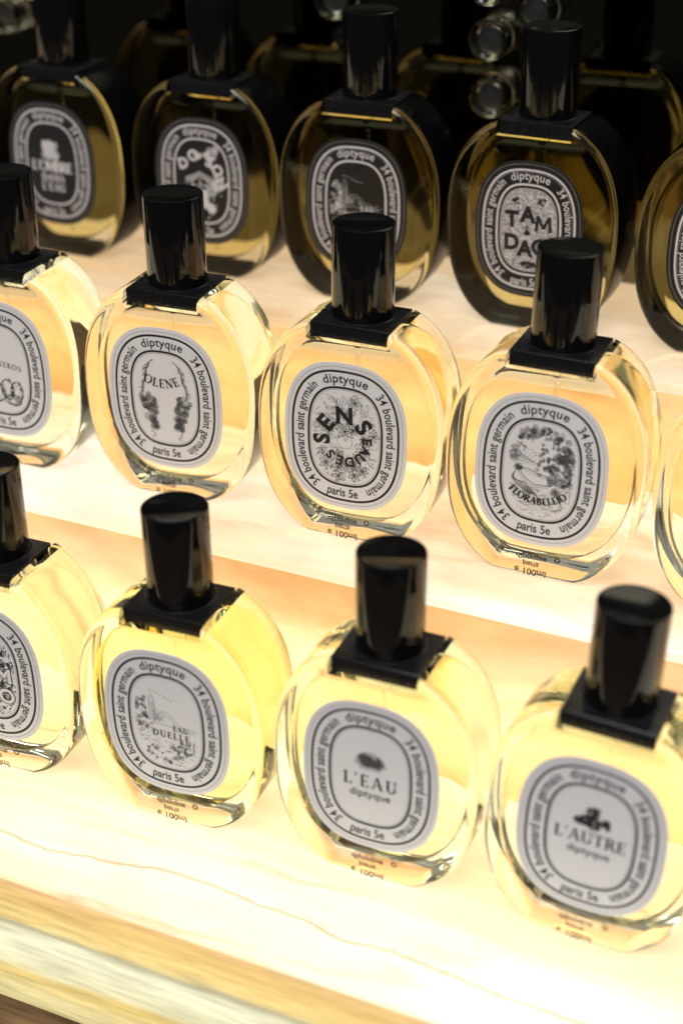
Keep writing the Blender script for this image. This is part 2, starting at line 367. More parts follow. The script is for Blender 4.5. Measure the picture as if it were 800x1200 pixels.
SER = {
 'L': (.68, [V_(.2), H_(t_ / 2, .1, .62), V_(.62, 0, .25, t_), sf(.2, 1), sf(.2, 0)]),
 'E': (.70, [V_(.2), H_(t_ / 2, .1, .62), H_(.5, .2, .5), H_(1 - t_ / 2, .1, .60), V_(.62, 0, .22, t_), V_(.60, .8, 1, t_), V_(.5, .42, .58, t_)]),
 'F': (.62, [V_(.2), H_(.5, .2, .48), H_(1 - t_ / 2, .1, .58), V_(.58, .8, 1, t_), V_(.48, .42, .58, t_), sf(.2, 0)]),
 'O': (.98, [arc(.48, .5, .38, .48, 0, 360, 28)]),
 'N': (.90, [V_(.18, 0, 1, t_), D_(.18, 1, .74, 0), V_(.74, 0, 1, t_), sf(.18, 0, .13), sf(.74, 1, .13), sf(.12, 1, .1)]),
 'U': (.88, [V_(.2, .3, 1), arc(.45, .32, .25, .30, 180, 360), V_(.70, .3, 1, t_), sf(.2, 1), sf(.70, 1, .13)]),
 'D': (.90, [V_(.2), arc(.3, .5, .5, .47, -90, 90, 18), H_(t_ / 2, .06, .34), H_(1 - t_ / 2, .06, .34)]),
 'A': (.88, [D_(.12, 0, .42, 1, t_), D_(.44, 1, .74, 0), H_(.34, .22, .64), sf(.12, 0, .13), sf(.76, 0, .14)]),
 'T': (.80, [V_(.4), H_(1 - t_ / 2, .05, .75), V_(.06, .8, 1, t_), V_(.74, .8, 1, t_), sf(.4, 0)]),
 'R': (.82, [V_(.2), arc(.34, .75, .26, .23, -90, 90), H_(.52, .2, .36), H_(1 - t_ / 2, .06, .36), D_(.40, .52, .74, 0), sf(.2, 0), sf(.76, 0, .1)]),
 'B': (.76, [V_(.2), arc(.34, .76, .22, .22, -90, 90), arc(.36, .27, .28, .25, -90, 90), H_(.53, .2, .36), H_(1 - t_ / 2, .06, .36), H_(t_ / 2, .06, .38)]),
 'I': (.40, [V_(.2), sf(.2, 1), sf(.2, 0)]),
 'M': (1.05, [V_(.16, 0, 1, t_), D_(.16, 1, .5, .08), D_(.5, .08, .86, 1, t_), V_(.86), sf(.16, 0, .12), sf(.86, 0, .15), sf(.12, 1, .1), sf(.9, 1, .12)]),
 'S': (.66, [([(.54, .80), (.44, .94), (.30, .96), (.16, .88), (.13, .74), (.22, .62), (.36, .52), (.50, .42), (.55, .27), (.48, .10), (.32, .04), (.17, .08), (.09, .22)],
             [.05, .06, .07, .12, .15, .17, .18, .17, .15, .12, .07, .06, .05])]),
 'Y': (.80, [D_(.1, 1, .4, .5), D_(.4, .5, .7, 1, t_), V_(.4, 0, .52), sf(.4, 0), sf(.1, 1, .13), sf(.7, 1, .1)]),
 'K': (.82, [V_(.2), D_(.24, .45, .68, 1, t_), D_(.36, .58, .74, 0), sf(.2, 0), sf(.2, 1), sf(.68, 1, .1), sf(.76, 0, .1)]),
 'P': (.74, [V_(.2), arc(.34, .73, .27, .25, -90, 90), H_(.48, .2, .36), H_(1 - t_ / 2, .06, .36), sf(.2, 0)]),
 'H': (.92, [V_(.2), V_(.72), H_(.5, .2, .72), sf(.2, 0), sf(.2, 1), sf(.72, 0), sf(.72, 1)]),
 "'": (.26, [([(.14, 1.02), (.10, .74)], [.13, .04])]), ' ': (.4, [])}
SX = 0
def place_fn(x, z, ang, h, x0, flip=False):
    c, s_ = math.cos(ang), math.sin(ang)
    return lambda u, v: (x + ((u - x0) * h) * c - v * h * s_, z + ((u - x0) * h) * s_ + v * h * c)
def serif_char(ink, ch, x, z, ang, h, mi=0, bold=1.0):
    wd, parts = SER[ch]; T = place_fn(x, z, ang, h, wd / 2)
    y = ink._y() * .25 - .0095
    for i, (pts, w_) in enumerate(parts):
        bb = bold * 1.3
        ws = [q * h * bb for q in w_] if isinstance(w_, (list, tuple)) else w_ * h * bb
        ink.stroke([T(*p) for p in pts], ws, mi, False, y - 0.00009 * i)
def serif_line(ink, txt, x, z, h, mi=0, bold=1.0, sp=0.06, ang=0.0, fit=None):
    tot = sum(SER[c][0] + sp for c in txt) - sp; hh = h; k = 1
    if fit: k = fit / (tot * h)
    cur = -tot * h * k / 2
    for c in txt:
        wd = SER[c][0] * h * k; u = cur + wd / 2; cur += wd + sp * h * k
        serif_char(ink, c, x + u * math.cos(ang), z + u * math.sin(ang), ang, h, mi, bold)
def serif_smile(ink, txt, cx, cz, r, h, mi=0, bold=1.0, sp=0.08, frown=False):
    """letters standing on an arc: smile = centre above, frown = centre below"""
    tot = sum(SER[c][0] + sp for c in txt) - sp; cur = -tot * h / 2
    for c in txt:
        wd = SER[c][0] * h; a = (cur + wd / 2) / r; cur += wd + sp * h
        if frown: serif_char(ink, c, cx + r * math.sin(a), cz + r * math.cos(a), -a, h, mi, bold)
        else: serif_char(ink, c, cx + r * math.sin(a), cz - r * math.cos(a), a, h, mi, bold)
def sans_char(ink, ch, x, z, ang, size, mi=0, off=0.0):
    V, F, adv = bglyph(ch, off); cxx = (min(p[0] for p in V) + max(p[0] for p in V)) / 2
    ink.mesh2d(V, F, mi, place_fn(x, z, ang, size, cxx))
def sans_line(ink, txt, x, z, size, mi=0, off=0.0, ang=0.0, tight=1.0):
    adv = [bglyph(c, off)[2] * tight if c != ' ' else 0.3 for c in txt]; cur = -sum(adv) * size / 2
    for c, a in zip(txt, adv):
        if c != ' ':
            V, F, _ = bglyph(c, off); u = cur
            ink.mesh2d(V, F, mi, place_fn(x + u * math.cos(ang), z + u * math.sin(ang), ang, size, 0))
        cur += a * size
def path_at(pts):
    L = [0]
    for p, q in zip(pts, pts[1:] + pts[:1]): L.append(L[-1] + math.dist(p, q))
    def at(s):
        s %= L[-1]
        i = max(k for k in range(len(pts)) if L[k] <= s)
        p, q = pts[i], pts[(i + 1) % len(pts)]; t = (s - L[i]) / max(L[i + 1] - L[i], 1e-9)
        return p[0] + (q[0] - p[0]) * t, p[1] + (q[1] - p[1]) * t
    return at, L[-1]
def ring_text(ink, a, b, n, txt, centre, size, outward=True, mi=0, off=-0.012, frac=None):
    """letters along the oval; centre = 0..1 clockwise from the top"""
    P = sup_pts(a, b, n, 240); P = [(-x, z) for x, z in P]      # clockwise, starting on the left
    at, tot = path_at(P)
    s0 = tot * (0.25 + centre)
    adv = [(bglyph(c, off)[2] if c != ' ' else 0.30) * size for c in txt]
    kk = (frac * tot / sum(adv)) if frac else 1
    adv = [q * kk for q in adv]
    cur = -sum(adv) / 2
    for c, ad in zip(txt, adv):
        mid = cur + ad / 2; cur += ad
        if c == ' ': continue
        s = s0 + (mid if outward else -mid)
        p = at(s - 0.02); q = at(s + 0.02); x, z = at(s)
        an = math.atan2(q[1] - p[1], q[0] - p[0])
        if not outward: an += PI
        V, F, av = bglyph(c, off)
        fn = place_fn(x, z, an, size, 0)
        ink.mesh2d(V, F, mi, lambda u, v, fn=fn: fn((u - av / 2) * min(kk, 1.1), v))

# ------------------------------------------------------------------ drawn ornaments
def wob(rng, a): return rng.uniform(-a, a)
def leaf(ink, x, z, ang, L, wd, lw=.014, mi=0, vein=True):
    A, B = [], []
    for i in range(9):
        t = i / 8; u = t * L; v = math.sin(PI * t ** 0.8) * wd
        for lst, sg in ((A, 1), (B, -1)):
            lst.append((x + u * math.cos(ang) - sg * v * math.sin(ang), z + u * math.sin(ang) + sg * v * math.cos(ang)))
    ink.stroke(A, lw, mi); ink.stroke(B, lw, mi)
    if vein: ink.stroke([(x, z), (x + L * .85 * math.cos(ang), z + L * .85 * math.sin(ang))], lw * .7, mi)
def flower(ink, x, z, r, n, rot=0, lw=.014, mi=0, wd=.3, core=True):
    for k in range(n): leaf(ink, x, z, rot + 2 * PI * k / n, r, r * wd, lw, mi)
    if core: ink.fill([(x + .12 * r * math.cos(t * PI / 4), z + .12 * r * math.sin(t * PI / 4)) for t in range(8)], mi)
def rosette(ink, rng, x, z, r, mi=0, lw=.016):
    for q in (1.0, .62, .3):
        pts = []
        ph = rng.uniform(0, 6); nn = rng.choice((5, 6, 7))
        for i in range(20):
            t = 2 * PI * i / 20; rr = r * q * (1 + .13 * math.cos(nn * t + ph)); pts.append((x + rr * math.cos(t), z + rr * math.sin(t)))
        ink.stroke(pts, lw, mi, True)
    for k in range(5):
        t = rng.uniform(0, 6.3); ink.stroke([(x + r * .3 * math.cos(t), z + r * .3 * math.sin(t)), (x + r * math.cos(t + .2), z + r * math.sin(t + .2))], lw * .8, mi)
def blot(ink, rng, x, z, r, mi=0, n=10, sq=1.0):
    ph = rng.uniform(0, 6)
    ink.fill([(x + r * (1 + wob(rng, .25)) * math.cos(2 * PI * i / n + ph), z + sq * r * (1 + wob(rng, .25)) * math.sin(2 * PI * i / n + ph)) for i in range(n)], mi)
def inside(x, z, a, b, n=2.8): return abs(x / a) ** n + abs(z / b) ** n < 1
def hatch(ink, rng, test, n, L, ang, lw=.012, mi=0, curl=.4, bounds=(-1.45, 1.45, -2.05, 2.05)):
    c = 0; tries = 0
    while c < n and tries < n * 30:
        tries += 1
        x, z = rng.uniform(bounds[0], bounds[1]), rng.uniform(bounds[2], bounds[3])
        if not test(x, z): continue
        a = ang(x, z) if callable(ang) else ang; a += wob(rng, .25); l = L * rng.uniform(.5, 1.2); pts = []
        for i in range(5):
            pts.append((x, z)); x += l / 5 * math.cos(a); z += l / 5 * math.sin(a); a += wob(rng, curl)
            if not test(x, z): break
        if len(pts) > 1: ink.stroke(pts, lw * rng.uniform(.6, 1.5), mi); c += 1
OA, OB = 1.47, 2.07      # inside of the inner thin line

def art_sens(k):
    g = Ink(); r = random.Random(3)
    pts = [(x, z) for x in [-1.25 + .42 * i for i in range(7)] for z in [-1.8 + .42 * j for j in range(10)]]
    for x, z in pts:
        x += wob(r, .12); z += wob(r, .12)
        if math.hypot(x, (z + .1)) < .55 or not inside(x, z, OA - .18, OB - .2): continue
        if r.random() < .55: flower(g, x, z, r.uniform(.26, .36), r.choice((5, 6)), r.uniform(0, 6), .019, 2, .26)
        else:
            for q in range(2):
                leaf(g, x, z, r.uniform(0, 6.3), r.uniform(.28, .42), .09, .013, 2)
    hatch(g, r, lambda x, z: inside(x, z, OA, OB) and math.hypot(x, z + .1) > .6, 330, .22, lambda x, z: math.atan2(z, x), .016, 2)
    flower(g, 0, .28, .45, 7, .3, .018, 0, .25)
    g.stroke([(.34 * math.cos(t / 24 * 2 * PI), -.2 + .32 * math.sin(t / 24 * 2 * PI)) for t in range(24)], .014, 2, True)
    for ch, a, sz in (('S', 186, .98), ('E', 143, 1.02), ('N', 92, 1.04), ('S', 40, 1.04), ('E', 4, .60), ('A', -22, .60), ('U', -48, .60), ('D', -78, .60), ('E', -104, .60), ('S', -131, .60)):
        t = math.radians(a); rr = .74 if sz > .7 else .80
        x, z = rr * .98 * math.cos(t), -.1 + rr * 1.02 * math.sin(t)
        sans_char(g, ch, x, z, t - PI / 2, sz, 0, .042 if sz > .7 else .035)
    return g
def art_olene(k):
    g = Ink(); r = random.Random(11)
    serif_smile(g, 'OLENE', -.12, 2.35, 1.82, .42, 0, .9, .14)
    for sx in (-1, 1):
        base = -.98 if sx < 0 else 1.02
        spine = []
        for i in range(16):
            t = i / 15; spine.append((sx * (.62 + .42 * math.sin(t * 1.7) + .04 * math.sin(9 * t)), 1.72 - 1.55 * t))
        hook = [(sx * (.62 - .13 * math.sin(a * .5)) + sx * .06 * math.cos(a * .5), 1.72 + .10 * math.sin(a * .45)) for a in range(1, 7)]
        g.stroke(hook[::-1] + spine, .03, 2)
        g.stroke([(x + sx * .17 * math.sin(PI * min(1, i / 8)), z) for i, (x, z) in enumerate(spine)], .022, 2)
        for i in range(1, 15):
            x, z = spine[i]; leaf(g, x, z, -PI / 2 + sx * r.uniform(-.2, 1.0), .2, .05, .016, 2)
            if i % 3 == 0: g.stroke([(x - .03, z), (x + sx * .18, z - .1)], .03, 2)
        for q in range(40):
            t = r.random(); x = base - sx * .12 + wob(r, .40 * (1 - .6 * t)); z = .12 - 1.55 * t - (0.0 if sx < 0 else .0) - sx * .0
            rosette(g, r, x - sx * .25 * t, z, r.uniform(.09, .17), 2, .017)
            if r.random() < .55: blot(g, r, x - sx * .25 * t + wob(r, .1), z + wob(r, .1), r.uniform(.03, .075), 2, 8)
        for q in range(7):
            x = base - sx * .35 + wob(r, .08); z = -1.45 - .07 * q; g.stroke([(x, z), (x + wob(r, .14), z - .1)], .028, 2)
    return g
def art_flora(k):
    g = Ink(); r = random.Random(5)
    # arch of blossom over the top and down the right
    for q in range(95):
        t = r.random()
        if t < .5: a = math.radians(150 - 140 * t * 2); x, z = 1.18 * math.cos(a), .55 + 1.28 * math.sin(a); x += wob(r, .15); z += wob(r, .16)
        else: x = .80 + wob(r, .52); z = .9 - 1.35 * (t - .5) * 2 + wob(r, .2)
        if not inside(x, z, OA - .1, OB - .1) or (x < .15 and z < 1.25): continue
        rosette(g, r, x, z, r.uniform(.06, .13), 2, .013)
        if r.random() < .35: blot(g, r, x + wob(r, .1), z + wob(r, .1), r.uniform(.02, .045), 0, 7)
    for q in range(60):
        a = math.radians(r.uniform(20, 160)); x, z = (.95 + wob(r, .25)) * math.cos(a), .5 + (1.15 + wob(r, .2)) * math.sin(a)
        if inside(x, z, OA - .1, OB - .1): leaf(g, x, z, r.uniform(0, 6.3), .16, .04, .012, 2)
    for x, z in ((-1.1, .85), (-1.18, .6), (-.98, .62), (-1.12, .42)): rosette(g, r, x, z, .16, 2, .015)
    for q in range(46):
        x, z = r.uniform(-.2, 1.3), r.uniform(-.2, 1.3)
        if inside(x, z, OA - .12, OB - .12): rosette(g, r, x, z, r.uniform(.04, .09), 2, .010)
    for q in range(9): g.stroke([(-1.3 + .1 * i, .35 + .03 * q * math.sin(i * .7 + q) - .01 * i + .05 * q) for i in range(12)], .009, 2)
    hatch(g, r, lambda x, z: inside(x, z, OA - .04, OB - .04) and (z < -.75 or x > .3), 190, .26, lambda x, z: .8 + .5 * z, .011, 2)
    # wind figure: head, outstretched arms, swirling gown
    blot(g, r, -.92, .02, .15, 2, 12, .8); rosette(g, r, -.92, .04, .17, 0, .02)
    g.stroke([(-.78, .06), (-.45, .02), (-.1, -.12), (.25, -.18), (.42, -.22)], .028, 0)
    g.stroke([(-.78, -.02), (-.4, -.12), (0, -.26), (.4, -.30)], .015, 2)
    g.stroke([(-.82, -.12), (-.62, -.40), (-.2, -.62), (.35, -.60), (.5, -.52)], .028, 0)
    g.stroke([(-.9, -.18), (-.65, -.52), (-.2, -.72), (.4, -.68)], .015, 2)
    for q in range(9):
        o = q * .055; g.stroke([(-1.0 - o * .4, -.1 - o), (-1.18 + o * .5, -.40 - o * .4), (-1.02 + o, -.72 + o * .3), (-.68 + o * .7, -.92 + o * .2), (-.42 + o * .5, -1.05)], .014 + .008 * (q % 2), 2)
    hatch(g, r, lambda x, z: inside(x, z, 1.4, 1.2) and -1.15 < z < -.7 and x < 0, 46, .3, -.6, .014, 2)
    for x, z in ((.42, -.48), (.56, -.35), (.68, -.42), (.6, -.9), (.72, -.82), (.62, -.76), (.74, -.95)): rosette(g, r, x, z, .11, 2, .016)
    for q in range(7): g.stroke([(.2 + .18 * q, -1.1 - .02 * q), (.55 + .12 * q, -.75), (.95 + .05 * q, -.45), (1.3, -.1 + .02 * q)], .011, 2)
    for q in range(12): g.stroke([(-1.1 + .2 * q, -1.25 - .02 * q), (-.9 + .2 * q, -1.45 - .05 * (q % 3)), (-.6 + .2 * q, -1.62 - .05 * (q % 4))] if q < 8 else [(.2 + .05 * q, -1.7), (.5 + .05 * q, -1.5), (.9, -1.2)], .011, 2)
    serif_smile(g, 'FLORABELLIO', -.03, .28, 1.78, .31, 0, 1.25, .07)
    return g
def landscape(g, r, m1, m2, den=1.0):
    for z0, amp in ((.55, .1), (.35, .14)):
        g.stroke([(-.2 + i * .16, z0 - i * .085 + amp * math.sin(i * .9)) for i in range(10)], .016, m2)
    g.stroke([(-1.4 + i * .28, -.12 - .05 * math.sin(i)) for i in range(11)], .014, m2)
    tower = [(-.72, 0), (-.72, .98), (-.68, .98), (-.68, 1.12), (-.60, 1.3), (-.52, 1.12), (-.52, .98), (-.48, .98), (-.48, 0)]
    g.stroke(tower, .018, m1); 
    for i in range(4): g.stroke([(-.64 + .04 * i, .05), (-.64 + .04 * i, .92)], .009, m2)
    for (x, h) in ((-.4, .5), (-.22, .36), (-.98, .45)):
        g.stroke([(x - .1, 0), (x - .1, h), (x, h + .14), (x + .1, h), (x + .1, 0)], .015, m1)
        g.stroke([(x, .08), (x, h - .08)], .04, m2)
    for q in range(int(22 * den)):
        x, z = r.uniform(-1.32, -.82), r.uniform(-.5, 1.1)
        if inside(x, z, OA - .1, OB - .15): rosette(g, r, x, z, r.uniform(.06, .12), m2, .011)
    for q in range(7): g.stroke([(-.7 + .16 * q, 1.45 - .05 * q + wob(r, .04)), (-.6 + .16 * q, 1.5 - .05 * q)], .02, m2)
    hatch(g, r, lambda x, z: inside(x, z, OA - .03, OB - .03) and z < -.75, int(120 * den), .22, lambda x, z: .4 * math.sin(4 * x), .013, m2)
    for q in range(int(42 * den)):
        x, z = r.uniform(.25, 1.3), r.uniform(-1.35, -.75)
        if inside(x, z, OA - .08, OB - .08): g.stroke([(x, z), (x + wob(r, .05), z + .13)], .038, m2); 
    for q in range(int(26 * den)):
        x, z = r.uniform(-1.2, .9), r.uniform(-1.9, -1.1)
        if inside(x, z, OA - .15, OB - .15): rosette(g, r, x, z, r.uniform(.05, .1), m2, .012)
    hatch(g, r, lambda x, z: inside(x, z, OA - .03, OB - .03) and x < -.5 and -.7 < z < .2, int(60 * den), .2, 1.2, .013, m2)
def art_duelle(k):
    g = Ink(); r = random.Random(21); landscape(g, r, 0, 2)
    serif_line(g, 'EAU', .62, -.28, .25, 0, .9, .14); serif_line(g, 'DUELLE', .18, -.68, .31, 0, .95, .16)
    return g
def art_eau(k):
    g = Ink(); r = random.Random(31)
    for q in range(34):
        a = r.uniform(0, PI); rr = r.uniform(.05, .5); rosette(g, r, rr * 1.15 * math.cos(a), .58 + .62 * rr * math.sin(a) * 1.3, r.uniform(.08, .15), 2, .026)
    for q in range(11):
        a = PI * q / 10; leaf(g, .25 * math.cos(a), .60 + .2 * math.sin(a), a, .38, .09, .022, 2)
    for q in range(9): g.stroke([(-.45 + .11 * q, .55), (-.36 + .09 * q, .32)], .03, 2)
    serif_line(g, "L'EAU", 0, -.48, .56, 0, .8, .14, fit=2.2); sans_line(g, 'diptyque', 0, -.95, .48, 0, .006)
    return g
def art_autre(k):
    g = Ink(); r = random.Random(41)
    for cx, cz, n in ((0, 1.15, 10), (-.38, .72, 12), (.38, .72, 12), (0, .62, 8), (0, .9, 9)):
        for q in range(n):
            leaf(g, cx + wob(r, .08), cz + wob(r, .06), r.uniform(0, 6.3), r.uniform(.14, .26), .07, .02, 0, False)
            blot(g, r, cx + wob(r, .24), cz + wob(r, .2), r.uniform(.06, .11), 0, 8)
    g.stroke([(0, .75), (-.03, .5), (.03, .3)], .05, 0)
    serif_line(g, "L'AUTRE", 0, -.30, .52, 0, .8, .10, fit=2.62); sans_line(g, 'diptyque', 0, -.80, .46, 0, .006)
    return g
def art_phil(k):
    g = Ink(); r = random.Random(51)
    serif_smile(g, 'PHILOSYKOS', 0, -5.8, 5.95, .27, 2, .85, .12, frown=True)
    for cx, cz, rx, rz in ((.35, -.95, .34, .5), (.85, -1.0, .33, .48), (-.2, -1.15, .42, .45), (-.75, -1.0, .35, .5), (.6, -1.45, .45, .25)):
        for q in range(60):
            a = r.uniform(0, 2 * PI); rr = math.sqrt(r.uniform(.15, 1)); x, z = cx + rx * rr * math.cos(a), cz + rz * rr * math.sin(a)
            if inside(x, z, OA - .1, OB - .15): g.stroke([(x, z), (x + .05 * math.sin(a), z + .14 * math.cos(a * .5))], .03 if rr > .6 else .014, 0 if rr > .8 else 2)
        g.stroke([(cx + rx * math.cos(t * PI / 10) , cz + rz * math.sin(t * PI / 10)) for t in range(20)], .045, 0, True)
    return g
def art_moh(k):
    g = Ink(); r = random.Random(61)
    hatch(g, r, lambda x, z: inside(x, z, OA, OB), 650, .2, lambda x, z: 3 * math.sin(2 * x + z), .03, 0, .9)
    for q in range(90):
        x, z = r.uniform(-1.3, 1.3), r.uniform(-1.9, 1.9)
        if inside(x, z, OA - .15, OB - .15): rosette(g, r, x, z, r.uniform(.07, .16), 0, .022)
    for ch, x, z in (('M', .93, -.28), ('O', .95, -1.3)):
        sans_char(g, ch, x, z, 0, .98, 0, .075); 
        g.k = 11; 
        V, F, _ = bglyph(ch, .03); cxx = (min(p[0] for p in V) + max(p[0] for p in V)) / 2
        b = len(g.v); T = place_fn(x, z, 0, .98, cxx)
        for u, v in V:
            X, Z = T(u, v); g.v.append((X, -.015, Z))
        for f in F: g.f.append(tuple(b + i for i in f)); g.m.append(1)
    return g
# white on black -----------------------------------------------------
def art_ombre(k):
    g = Ink(); r = random.Random(71)
    for q in range(34): rosette(g, r, wob(r, .36) - .05, .75 + wob(r, .45), r.uniform(.1, .2), 1, .035)
    for q in range(12): leaf(g, wob(r, .3), .55 + wob(r, .3), r.uniform(0, 6.3), .5, .12, .035, 1)
    for q in range(9): blot(g, r, wob(r, .25) - .05, .75 + wob(r, .35), .13, 1)
    serif_line(g, "L'OMBRE", 0, -.42, .56, 1, 1.1, .06, fit=2.55); serif_line(g, 'DANS', 0, -.98, .42, 1, 1.1, .06); serif_line(g, "L'EAU", 0, -1.5, .42, 1, 1.1, .06)
    return g
def art_doson(k):
    g = Ink(); r = random.Random(81)
    for ch, x, z, a in (('D', -.98, .62, .25), ('O', -.42, 1.08, .1), ('S', .42, .85, -.3), ('O', .85, .45, -.5), ('N', 1.0, -.15, -.9)):
        sans_char(g, ch, x, z, a, .78, 1, .05)
    for o in (0, .12, .24): g.stroke([(-.95, .12 - o), (-.5, .28 - o), (-.1, .50 - o), (.35, .30 - o), (.75, .10 - o)], .055, 1)
    for x in (-.55, -.1, .35): g.stroke([(x, .1), (x, -.9)], .06, 1)
    for q in range(16): rosette(g, r, .85 + wob(r, .32), .5 + wob(r, 1.4), r.uniform(.1, .2), 1, .03)
    for q in range(8): rosette(g, r, .1 + wob(r, .4), 1.45 + wob(r, .2), r.uniform(.1, .16), 1, .03)
    for q in range(60):
        x, z = r.uniform(-.9, 1.1), r.uniform(-1.85, -.1)
        if inside(x, z, OA - .2, OB - .2): g.stroke([(x, z), (x + wob(r, .12), z + wob(r, .2))], .06, 1)
    for x, z, q in ((.2, -.65, .22), (.15, -1.1, .3), (.5, -1.4, .28), (-.3, -1.35, .22)): blot(g, r, x, z, q, 1, 12)
    return g
def art_third(k):
    g = Ink(); r = random.Random(91); landscape(g, r, 1, 1, 1.3)
    hatch(g, r, lambda x, z: inside(x, z, OA - .03, OB - .03) and z < .2, 130, .22, 0.2, .018, 3)
    serif_line(g, 'EAU', .62, -.28, .27, 1, 1.0, .14); serif_line(g, 'DUELLE', .18, -.68, .31, 1, 1.0, .16)
    return g
def art_tam(k):
    g = Ink(); r = random.Random(101)
    g.fill(sup_pts(1.46, 2.06, 2.8), 3, y=-.0002)
    hatch(g, r, lambda x, z: inside(x, z, OA - .06, OB - .06), 420, .24, lambda x, z: 2 * math.sin(1.7 * x - z), .014, 0, .8)
    hatch(g, r, lambda x, z: inside(x, z, OA - .06, OB - .06), 700, .24, lambda x, z: 2 * math.sin(1.7 * x - z) + 1, .035, 1, .8)
    for sx in (-.72, .62):
        for q in range(12): blot(g, r, sx + wob(r, .2), 1.42 + wob(r, .16), r.uniform(.05, .1), 0)
        g.stroke([(sx, 1.4), (sx, 1.0)], .05, 0)
    blot(g, r, -.05, -.12, .16, 0); blot(g, r, -.05, .12, .09, 0)
    blot(g, r, 0, -1.72, .36, 0, 14, .5); blot(g, r, .4, -1.66, .16, 0); g.stroke([(.5, -1.7), (.6, -1.9)], .07, 0)
    rosette(g, r, 0, -1.72, .34, 3, .03)
    for ch, x, z, a in (('T', -.84, .12, .03), ('A', -.05, .42, 0), ('M', .76, .02, -.03), ('D', -.80, -1.02, .03), ('A', -.12, -1.28, 0), ('O', .62, -1.12, -.03)):
        if ch != 'M':
            sans_char(g, ch, x, z, a, 1.06, 0, .05); continue
        for i, (p, q, w_) in enumerate((((-.36, 0), (-.28, .76), .16), ((.36, 0), (.28, .76), .16), ((-.28, .74), (0, .14), .15), ((.28, .74), (0, .14), .15))):
            g.stroke([(x + p[0], z + p[1]), (x + q[0], z + q[1])], w_, 0, y=-.010 - .0004 * i)
    return g
def art_swirl(k):
    g = Ink(); r = random.Random(111)
    for q in range(24):
        a0 = r.uniform(0, 6.3); cx, cz = wob(r, .9), wob(r, 1.2)
        if not inside(cx, cz, 1.1, 1.6): continue
        g.stroke([(cx + (.08 + .03 * i) * math.cos(a0 + .5 * i), cz + (.08 + .03 * i) * math.sin(a0 + .5 * i)) for i in range(14)], .035, 1)
    for q in range(20): blot(g, r, wob(r, 1.0), wob(r, 1.3), r.uniform(.06, .14), 3)
    return g
def art_plain(k):
    g = Ink(); r = random.Random(121)
    for q in range(30): rosette(g, r, wob(r, .8), wob(r, 1.0), r.uniform(.1, .2), 2, .018)
    return g

# ------------------------------------------------------------------ the bottle
HB = 9.15; PT = 0.655; CAPH = 3.9155; ZC = 4.96      # notch floor, plate thickness, cap height, oval centre (above the base)
YF = 1.86; NW = 1.765
AO, BO, NO = 4.13, 5.12, 2.4
def outline(k, m=26):
    """closed outline of the oval scaled about its centre, cut flat below and notched above"""
    a, b = AO - k, BO - k * 1.05
    def zo(x): return ZC + b * max(0.0, 1 - abs(x / a) ** NO) ** (1 / NO)
    ztip = min(max(zo(NW), HB + 0.06), HB + 0.56)
    pts = [(NW, HB), (NW, ztip)]
    t0 = math.atan2((zo(NW) - ZC) / b, 1)            # parametric walk
    # parameter t where x = NW
    tn = math.acos(min(1, (NW / a) ** (NO / 2)))
    zb = 0.0
    sb = min(1, ((ZC - zb - 0.0) / b)) if b > ZC - zb else 1
    bl = 5.26 - k * 1.05; tb = math.acos((1.72 / a) ** (NO / 2))
    for i in range(1, m + 1):
        t = tn + (-tb - tn) * i / m
        c, s = math.cos(t), math.sin(t)
        x = a * abs(c) ** (2 / NO); z = ZC + (b if s > 0 else bl) * math.copysign(abs(s) ** (2 / NO), s)
        pts.append((x, min(max(z, k * 0.6), ztip)))
    right = pts
    left = [(-x, z) for x, z in reversed(right)]
    return right + left
def body_mesh(name, mats, dark):
    prof = [(-YF, .34), (-YF + .035, .22), (-YF + .12, .11), (-YF + .27, .03), (-YF + .5, 0), (YF - .7, 0), (YF - .4, .05), (YF - .2, .16), (YF - .06, .3), (YF, .46)]
    loops = [[(x, y, z) for x, z in outline(k)] for y, k in prof]
    n = len(loops[0]); verts = [p for l in loops for p in l]; faces = []; mi = []
    for j in range(len(loops) - 1):
        for i in range(n):
            i2 = (i + 1) % n
            faces.append((j * n + i, j * n + i2, (j + 1) * n + i2, (j + 1) * n + i))
            mid = (verts[j * n + i][2] + verts[j * n + i2][2]) / 2; mx = abs(verts[j * n + i][0] + verts[j * n + i2][0]) / 2
            side = 3 <= j <= 6 and not (mx < NW + .1 and mid > 8)
            mi.append(1 if (dark and side) else 0)
    faces.append(tuple(range(n))); mi.append(0)
    faces.append(tuple(range((len(loops) - 1) * n, len(loops) * n))[::-1]); mi.append(0)
    o = link_mesh(name, verts, faces, mats, None, mi, smooth=True, sharp=math.radians(28))
    return o
def liquid_mesh(name, mat):
    """the filled cavity: oval, flat on top below the neck"""
    def lp(k, m=64):
        a, b = 3.54 - k, 4.14 - k; pts = []
        for i in range(m):
            t = 2 * PI * i / m; c, s = math.cos(t), math.sin(t)
            x = a * math.copysign(abs(c) ** (2 / 2.4), c); z = ZC - .02 + b * math.copysign(abs(s) ** (2 / 2.4), s)
            pts.append((x, min(z, 8.45 - k * .8)))
        return pts
    prof = [(-1.47, .42), (-1.43, .26), (-1.33, .12), (-1.15, .03), (-.9, 0), (.9, 0), (1.15, .03), (1.33, .12), (1.43, .26), (1.47, .42)]
    loops = [[(x, y, z) for x, z in lp(k)] for y, k in prof]; n = len(loops[0]); verts = [p for l in loops for p in l]; faces = []
    for j in range(len(loops) - 1):
        for i in range(n):
            i2 = (i + 1) % n; faces.append((j * n + i, j * n + i2, (j + 1) * n + i2, (j + 1) * n + i))
    faces += [tuple(range(n)), tuple(range((len(loops) - 1) * n, len(loops) * n))[::-1]]
    return link_mesh(name, verts, faces, mat, None, None, smooth=True, sharp=math.radians(40))

